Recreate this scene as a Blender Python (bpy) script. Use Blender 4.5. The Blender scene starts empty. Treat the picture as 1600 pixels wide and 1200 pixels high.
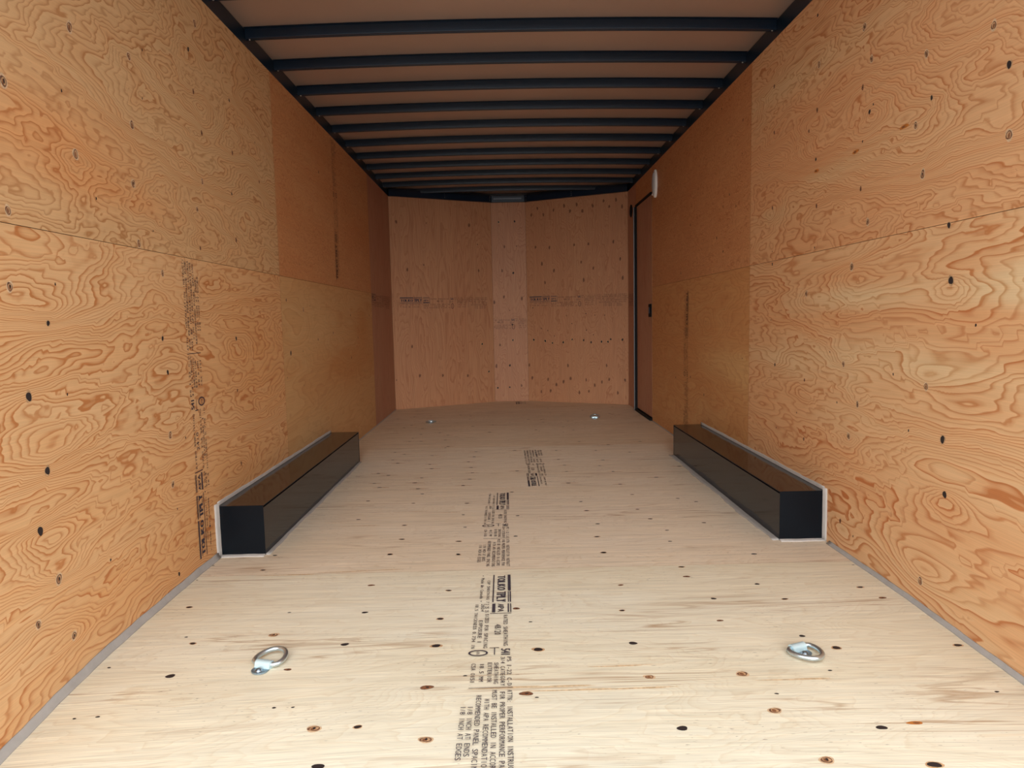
import bpy, bmesh, math, random
import numpy as np
from mathutils import Vector, Matrix

random.seed(11)
S = bpy.context.scene
COL = S.collection

# ---------------------------------------------------------------- measures (metres)
XL, XR = -1.1448, 1.2625          # inner faces of the side walls
H = 2.1588                        # top of the wall plywood
YREAR = 1.153                     # open rear end of the trailer
YC, YN = 7.1195, 7.6347           # where the nose begins / flat of the nose
MID, WN = 0.0589, 0.3704
ZSKIN, ZBOW = 2.26, 2.215
CAMH = 0.9088

# ---------------------------------------------------------------- camera
pi_, ya, ro = 0.0935, 0.0082, 0.0209
F = Vector((math.sin(ya)*math.cos(pi_), math.cos(ya)*math.cos(pi_), -math.sin(pi_)))
r0 = F.cross(Vector((0, 0, 1))).normalized(); u0 = r0.cross(F)
r = r0*math.cos(ro) - u0*math.sin(ro); u = r0*math.sin(ro) + u0*math.cos(ro)
cam = bpy.data.objects.new('camera', bpy.data.cameras.new('camera'))
COL.objects.link(cam)
M = Matrix(((r.x, u.x, -F.x, 0), (r.y, u.y, -F.y, 0), (r.z, u.z, -F.z, CAMH), (0, 0, 0, 1)))
cam.matrix_world = M
cam.data.sensor_width = 36.0
cam.data.lens = 1085.52/1600*36
cam.data.clip_start = 0.02
S.camera = cam

# ---------------------------------------------------------------- light: overcast sky through the open rear end
S.view_settings.view_transform = 'Standard'
S.view_settings.look = 'None'
S.view_settings.gamma = 1.0
S.view_settings.use_curve_mapping = False
S.view_settings.exposure = 0.0
world = bpy.data.worlds.new('World'); S.world = world; world.use_nodes = True
wn_ = world.node_tree; wn_.nodes.clear()
wo = wn_.nodes.new('ShaderNodeOutputWorld'); wb = wn_.nodes.new('ShaderNodeBackground')
tc = wn_.nodes.new('ShaderNodeTexCoord'); sx = wn_.nodes.new('ShaderNodeSeparateXYZ'); cr = wn_.nodes.new('ShaderNodeValToRGB')
wn_.links.new(tc.outputs['Generated'], sx.inputs[0]); wn_.links.new(sx.outputs['Z'], cr.inputs[0])
cr.color_ramp.elements[0].position = 0.0; cr.color_ramp.elements[0].color = (1.0, 1.0, 1.0, 1)
cr.color_ramp.elements[1].position = 0.8; cr.color_ramp.elements[1].color = (0.94, 0.97, 1.0, 1)
wn_.links.new(cr.outputs[0], wb.inputs[0]); wb.inputs[1].default_value = 2.45
wn_.links.new(wb.outputs[0], wo.inputs[0])
# the low bright part of the overcast sky, straight behind the photographer
sun = bpy.data.objects.new('sun', bpy.data.lights.new('sun', 'SUN'))
COL.objects.link(sun)
sun.data.energy = 2.7; sun.data.angle = math.radians(40); sun.data.color = (1.0, 0.985, 0.96)
sun.rotation_euler = Vector((0, -1, 0.17)).to_track_quat('Z', 'Y').to_euler()

# ---------------------------------------------------------------- helpers
def link(o, parent=None):
    COL.objects.link(o)
    if parent is not None: o.parent = parent
    return o
def tag(o, label=None, cat=None, group=None, kind=None):
    if label: o['label'] = label
    if cat: o['category'] = cat
    if group: o['group'] = group
    if kind: o['kind'] = kind
    return o
def obj(name, bm, mats, parent=None, smooth=False):
    me = bpy.data.meshes.new(name)
    bmesh.ops.recalc_face_normals(bm, faces=bm.faces[:]) if smooth != 'raw' else None
    bm.to_mesh(me); bm.free()
    for m in (mats if isinstance(mats, (list, tuple)) else [mats]): me.materials.append(m)
    if smooth is True:
        for p in me.polygons: p.use_smooth = True
    return link(bpy.data.objects.new(name, me), parent)
def empty(name, loc=(0, 0, 0), rz=0):
    o = bpy.data.objects.new(name, None); o.location = loc; o.rotation_euler = (0, 0, rz); o.empty_display_size = .1
    return link(o)
def box(bm, x0, x1, y0, y1, z0, z1, bev=0):
    g = bmesh.ops.create_cube(bm, size=1)
    for v in g['verts']:
        v.co = Vector(((x0+x1)/2+v.co.x*(x1-x0), (y0+y1)/2+v.co.y*(y1-y0), (z0+z1)/2+v.co.z*(z1-z0)))
    if bev:
        es = list({e for v in g['verts'] for e in v.link_edges})
        bmesh.ops.bevel(bm, geom=es, offset=bev, segments=2, affect='EDGES', profile=.5)
def sweep(bm, prof, path, closed_prof=True, caps=True):
    """prof: list of (a,b); path: list of (origin, A, B) frames"""
    rings = []
    for o, A, B in path:
        rings.append([bm.verts.new(Vector(o)+Vector(A)*a+Vector(B)*b) for a, b in prof])
    n = len(prof)
    for i in range(len(rings)-1):
        for j in range(n if closed_prof else n-1):
            k = (j+1) % n
            bm.faces.new((rings[i][j], rings[i][k], rings[i+1][k], rings[i+1][j]))
    if caps and closed_prof:
        bm.faces.new(rings[0]); bm.faces.new(rings[-1][::-1])
def tube(bm, pts, rad, seg=10, closed=False):
    pts = [Vector(p) for p in pts]; n = len(pts); rings = []
    up = Vector((0, 0, 1))
    for i, p in enumerate(pts):
        a = pts[(i-1) % n] if closed or i else p
        b = pts[(i+1) % n] if closed or i < n-1 else p
        t = (b-a).normalized()
        s = t.cross(up)
        if s.length < 1e-3: s = t.cross(Vector((1, 0, 0)))
        s.normalize(); w = s.cross(t)
        rr = rad[i] if isinstance(rad, (list, tuple)) else rad
        rings.append([bm.verts.new(p+(s*math.cos(2*math.pi*k/seg)+w*math.sin(2*math.pi*k/seg))*rr) for k in range(seg)])
    for i in range(n if closed else n-1):
        A, B = rings[i], rings[(i+1) % n]
        for k in range(seg):
            bm.faces.new((A[k], A[(k+1) % seg], B[(k+1) % seg], B[k]))
    if not closed:
        bm.faces.new(rings[0]); bm.faces.new(rings[-1][::-1])
def cyl(bm, c, axis, rad, depth, seg=24, r2=None):
    axis = Vector(axis).normalized(); q = axis.to_track_quat('Z', 'Y')
    bmesh.ops.create_cone(bm, cap_ends=True, segments=seg, radius1=rad, radius2=rad if r2 is None else r2, depth=depth,
                          matrix=Matrix.Translation(Vector(c)+axis*depth/2) @ q.to_matrix().to_4x4())

# ---------------------------------------------------------------- materials
def mat(name, color, rough=.5, metal=0.0, spec=.5, bump=0, bscale=200, var=0.0, vscale=3):
    m = bpy.data.materials.new(name); m.use_nodes = True
    nt = m.node_tree; b = nt.nodes['Principled BSDF']
    b.inputs['Roughness'].default_value = rough; b.inputs['Metallic'].default_value = metal
    b.inputs['Specular IOR Level'].default_value = spec
    g = nt.nodes.new('ShaderNodeNewGeometry')
    n = nt.nodes.new('ShaderNodeTexNoise'); n.inputs['Scale'].default_value = vscale; n.inputs['Detail'].default_value = 4
    nt.links.new(g.outputs['Position'], n.inputs['Vector'])
    c = nt.nodes.new('ShaderNodeValToRGB')
    c.color_ramp.elements[0].position = .3; c.color_ramp.elements[1].position = .7
    c.color_ramp.elements[0].color = tuple(x*(1-var) for x in color)+(1,)
    c.color_ramp.elements[1].color = tuple(min(1, x*(1+var)) for x in color)+(1,)
    nt.links.new(n.outputs['Fac'], c.inputs[0]); nt.links.new(c.outputs[0], b.inputs['Base Color'])
    if bump:
        n2 = nt.nodes.new('ShaderNodeTexNoise'); n2.inputs['Scale'].default_value = bscale
        nt.links.new(g.outputs['Position'], n2.inputs['Vector'])
        bp = nt.nodes.new('ShaderNodeBump'); bp.inputs['Strength'].default_value = bump; bp.inputs['Distance'].default_value = .002
        nt.links.new(n2.outputs['Fac'], bp.inputs['Height']); nt.links.new(bp.outputs[0], b.inputs['Normal'])
    return m

def plywood(name, light, dark, light2, dark2, sg=1.1, sc=3.4, N=22, tilt=0.0, detail=4.0, knk=8.0, soft=.45, line=1.0,
            rough=.55, spec=.35, fib=.10, fleck=0.0, tonebias=0.0, veins=0.0, tamp=2.2):
    """rotary-cut softwood veneer: contour lines of a stretched relief, tinted by patches of heart- and sapwood"""
    m = bpy.data.materials.new(name); m.use_nodes = True
    nt = m.node_tree; N_ = nt.nodes; L = nt.links; b = N_['Principled BSDF']
    b.inputs['Roughness'].default_value = rough; b.inputs['Specular IOR Level'].default_value = spec
    def mth(op, a, c=None, clamp=False):
        n = N_.new('ShaderNodeMath'); n.operation = op; n.use_clamp = clamp
        for i, x in enumerate((a, c)):
            if x is None: continue
            if isinstance(x, (int, float)): n.inputs[i].default_value = x
            else: L.new(x, n.inputs[i])
        return n.outputs[0]
    def att(nm):
        a = N_.new('ShaderNodeAttribute'); a.attribute_name = nm; return a
    gc = att('gc'); kn = att('kn'); tn = att('tone')
    sep = N_.new('ShaderNodeSeparateXYZ'); L.new(gc.outputs['Vector'], sep.inputs[0])
    G, C, Z = sep.outputs
    def vec(fg, fc, fz=1.0):
        cmb = N_.new('ShaderNodeCombineXYZ')
        L.new(mth('MULTIPLY', G, fg), cmb.inputs[0]); L.new(mth('MULTIPLY', C, fc), cmb.inputs[1]); L.new(mth('MULTIPLY', Z, fz), cmb.inputs[2])
        return cmb.outputs[0]
    def noise(v, det=2.0, rg=.5, dist=0.0):
        n = N_.new('ShaderNodeTexNoise'); n.inputs['Scale'].default_value = 1.0
        n.inputs['Detail'].default_value = det; n.inputs['Roughness'].default_value = rg; n.inputs['Distortion'].default_value = dist
        L.new(v, n.inputs['Vector']); return n.outputs['Fac']
    n1 = noise(vec(sg, sc), detail, .48, .25)
    h = mth('ADD', mth('MULTIPLY', n1, N), mth('ADD', mth('MULTIPLY', kn.outputs['Fac'], knk), mth('MULTIPLY', C, tilt)))
    fr = mth('FRACT', h)
    ring = N_.new('ShaderNodeValToRGB'); e = ring.color_ramp.elements
    e[0].position = 0; e[0].color = (0, 0, 0, 1)
    e[1].position = 1; e[1].color = (0, 0, 0, 1)
    for p_, v_ in ((soft, .12), (.74, .55), (.84, 1.0), (.92, .85)):
        q = e.new(p_); q.color = (v_,)*3+(1,)
    L.new(fr, ring.inputs[0])
    # every ring its own strength
    wn = N_.new('ShaderNodeTexWhiteNoise'); wn.noise_dimensions = '1D'; L.new(mth('FLOOR', h), wn.inputs['W'])
    strg = mth('ADD', mth('MULTIPLY', wn.outputs['Value'], .55), .5)
    lf = noise(vec(.9, 1.6, 2.0), 2.0)
    rf = mth('MULTIPLY', mth('MULTIPLY', ring.outputs[0], strg), mth('MULTIPLY', mth('ADD', lf, .45), line), True)
    tfac = mth('ADD', mth('MULTIPLY', mth('SUBTRACT', noise(vec(.7, 2.6, 3.0), 3.0, .55), .5), tamp), mth('ADD', tn.outputs['Fac'], .5+tonebias), True)
    # tone also steps from ring to ring
    tfac = mth('ADD', tfac, mth('MULTIPLY', mth('SUBTRACT', wn.outputs['Value'], .5), .35), True)
    def mix(f, a, c, typ='MIX'):
        x = N_.new('ShaderNodeMix'); x.data_type = 'RGBA'; x.blend_type = typ
        if isinstance(f, (int, float)): x.inputs[0].default_value = f
        else: L.new(f, x.inputs[0])
        for i, c_ in ((6, a), (7, c)):
            if isinstance(c_, tuple): x.inputs[i].default_value = c_+(1,)
            else: L.new(c_, x.inputs[i])
        return x.outputs[2]
    col = mix(rf, mix(tfac, light, light2), mix(tfac, dark, dark2))
    fb = noise(vec(7, 420), 2.0)
    fbr = mth('ADD', mth('MULTIPLY', mth('SUBTRACT', fb, .5), fib*3), 1.0)
    fb2 = noise(vec(2.2, 60), 3.0)
    fbr = mth('MULTIPLY', fbr, mth('ADD', mth('MULTIPLY', mth('SUBTRACT', fb2, .5), fib*1.6), 1.0))
    cv = N_.new('ShaderNodeCombineXYZ')
    for i in range(3): L.new(fbr, cv.inputs[i])
    col = mix(1.0, col, cv.outputs[0], 'MULTIPLY')
    if fleck:
        fk = noise(vec(45, 260), 2.0)
        fm = mth('MULTIPLY', mth('MULTIPLY', mth('SUBTRACT', fk, .66), 12.0, True), mth('MULTIPLY', mth('SUBTRACT', noise(vec(3, 6), 3.0), .45), 6.0, True))
        col = mix(mth('MULTIPLY', fm, fleck), col, (.16, .12, .09))
    if veins:
        vn = noise(vec(1.1, 17), 3.0, .5, .6)
        vm = mth('SUBTRACT', 1.0, mth('MULTIPLY', mth('ABSOLUTE', mth('SUBTRACT', vn, .5)), 38.0), True)
        vm = mth('MULTIPLY', vm, mth('MULTIPLY', mth('SUBTRACT', noise(vec(1.6, 5, 5.0), 2.0), .47), 5.0, True))
        col = mix(mth('MULTIPLY', vm, veins), col, (.36, .20, .09))
    L.new(col, b.inputs['Base Color'])
    bp = N_.new('ShaderNodeBump'); bp.inputs['Strength'].default_value = .12; bp.inputs['Distance'].default_value = .001
    L.new(fb, bp.inputs['Height']); L.new(bp.outputs[0], b.inputs['Normal'])
    return m

W_L, W_D = (.68, .435, .215), (.48, .225, .08)         # honey tan, brown ring
O_L, O_D = (.66, .345, .135), (.48, .165, .045)          # redder heartwood
P_L, P_D = (.66, .43, .20), (.46, .24, .085)            # pale sapwood
PLY = {
 'lun': plywood('plywood_swirled', (.64, .415, .215), (.42, .215, .085), (.68, .345, .145), (.46, .165, .052), sg=1.7, sc=3.9, N=29, tilt=10, detail=4, line=1.3, tonebias=-.36, tamp=.9, soft=.5),
 'lln': plywood('plywood_flamed', (.71, .45, .235), (.49, .205, .070), (.69, .37, .155), (.48, .17, .052), sg=1.0, sc=3.3, N=35, tilt=20, detail=4, line=1.25, tamp=1.8, soft=.52),
 'lum': plywood('plywood_fine_swirl', (.61, .31, .135), (.46, .175, .065), (.58, .255, .10), (.44, .14, .048), sg=3, sc=8, N=20, detail=4, line=.85),
 'llm': plywood('plywood_pale', (.64, .40, .185), (.50, .27, .11), (.56, .275, .10), (.46, .18, .055), sg=.9, sc=3.2, N=17, detail=3, line=.5, tamp=1.2),
 'pink': plywood('plywood_pinkish', (.48, .25, .15), (.36, .16, .09), (.44, .20, .12), (.34, .13, .07), sg=.6, sc=5, N=16, detail=3, line=.6, fib=.16, tonebias=-.1),
 'run': plywood('plywood_wavy', (.70, .465, .25), (.48, .23, .09), (.69, .365, .175), (.48, .175, .060), sg=1.1, sc=3.2, N=32, tilt=17, detail=4, line=1.2, tonebias=.34, tamp=1.2, soft=.52),
 'rln': plywood('plywood_long_flame', (.75, .54, .31), (.55, .29, .12), (.70, .385, .185), (.49, .165, .052), sg=.7, sc=3.0, N=29, tilt=25, detail=4, line=1.3, tonebias=.24, tamp=1.3, soft=.52),
 'rum': plywood('plywood_tight_swirl', (.61, .30, .13), (.42, .16, .06), (.57, .25, .10), (.41, .135, .045), sg=4.5, sc=8.5, N=22, detail=4, line=1.05),
 'rlm': plywood('plywood_smooth', (.64, .38, .16), (.50, .23, .085), (.57, .27, .10), (.45, .165, .05), sg=1.1, sc=4, N=20, detail=4, line=.7, tonebias=.3, tamp=1.2),
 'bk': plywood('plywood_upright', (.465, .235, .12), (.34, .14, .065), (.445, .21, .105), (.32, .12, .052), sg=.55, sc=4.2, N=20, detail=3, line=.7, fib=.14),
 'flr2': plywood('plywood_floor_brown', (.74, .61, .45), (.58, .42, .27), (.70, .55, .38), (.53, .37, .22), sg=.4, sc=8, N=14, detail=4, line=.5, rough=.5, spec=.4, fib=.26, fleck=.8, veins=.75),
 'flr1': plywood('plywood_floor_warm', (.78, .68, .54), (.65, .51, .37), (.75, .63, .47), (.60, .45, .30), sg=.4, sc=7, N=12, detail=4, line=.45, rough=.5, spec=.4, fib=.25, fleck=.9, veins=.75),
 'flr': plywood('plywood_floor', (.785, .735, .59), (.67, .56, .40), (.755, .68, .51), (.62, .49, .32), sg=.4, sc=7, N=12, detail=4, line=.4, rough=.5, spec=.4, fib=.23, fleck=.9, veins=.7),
}
M_PLYEDGE = mat('plywood_edge', (.30, .16, .07), .8, var=.25, vscale=60)
M_KDARK = mat('knot_dark', (.020, .012, .012), .7, var=.3)
M_KBROWN = mat('knot_brown', (.22, .085, .035), .6, var=.3, vscale=120)
M_KRING = mat('knot_ring', (.17, .075, .04), .7, var=.3, vscale=120)
M_KCORE = mat('knot_core', (.52, .31, .16), .6, var=.35, vscale=150)
M_KRIM = mat('knot_rim', (.62, .43, .26), .6, var=.2, vscale=150)
M_PITCH = mat('pitch_streak', (.50, .17, .03), .35, var=.3, vscale=80)
M_STREAK = mat('tan_streak', (.62, .45, .27), .6, var=.25, vscale=90)
KM = [M_KDARK, M_KBROWN, M_KRING, M_KCORE, M_PITCH, M_KRIM, M_STREAK]
M_INK = mat('stamp_ink', (.045, .035, .05), .7, var=.3, vscale=300)
M_INKR = mat('stamp_ink_maroon', (.085, .03, .022), .7, var=.35, vscale=200)
M_BLACK = mat('black_gloss_sheet', (.010, .011, .014), .11, spec=.30, var=.15)
M_BLUEBLACK = mat('black_painted_steel', (.003, .012, .028), .34, spec=.38, var=.15)
M_SKIN = mat('roof_sheet', (.56, .43, .36), .45, metal=.5, var=.04, vscale=1.5)
M_OUTER = mat('outer_sheet', (.04, .04, .045), .4)
M_BLACKEND = mat('black_end_sheet', (.005, .007, .010), .25, spec=.12, var=.2)
M_ZSTRAP = mat('zinc_strap', (.55, .72, .78), .5, metal=.45)
M_ZINC = mat('zinc_plated_steel', (.52, .60, .64), .28, metal=.9, var=.08, vscale=60)
M_ZINC2 = mat('zinc_plate_bluish', (.26, .36, .44), .4, metal=.8, var=.1, vscale=80)
M_ZDARK = mat('zinc_dark_steel', (.30, .34, .38), .35, metal=1.0, var=.15, vscale=90)  # darker zinc tone of the d-ring bolts
M_ZDARK2 = mat('dull_strip', (.10, .11, .13), .45, metal=.6)
M_CAULKW = mat('white_sealant', (.52, .49, .46), .6, var=.06, vscale=30, bump=.4, bscale=60)
M_CAULKG = mat('grey_sealant', (.40, .375, .35), .55, var=.08, vscale=25, bump=.4, bscale=60)
M_RUBBER = mat('black_rubber', (.006, .006, .007), .7, spec=.15)
M_ALU = mat('aluminium_trim', (.16, .165, .175), .45, metal=.6)
M_WHITE = mat('white_plastic', (.78, .77, .74), .35)
M_LENS = mat('frosted_lens', (.50, .51, .52), .25, spec=.6)
M_GROUND = mat('pale_gravel', (.30, .30, .30), .9, var=.15, vscale=8)
M_STEEL = mat('steel_screw', (.5, .5, .5), .35, metal=1.0)

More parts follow.
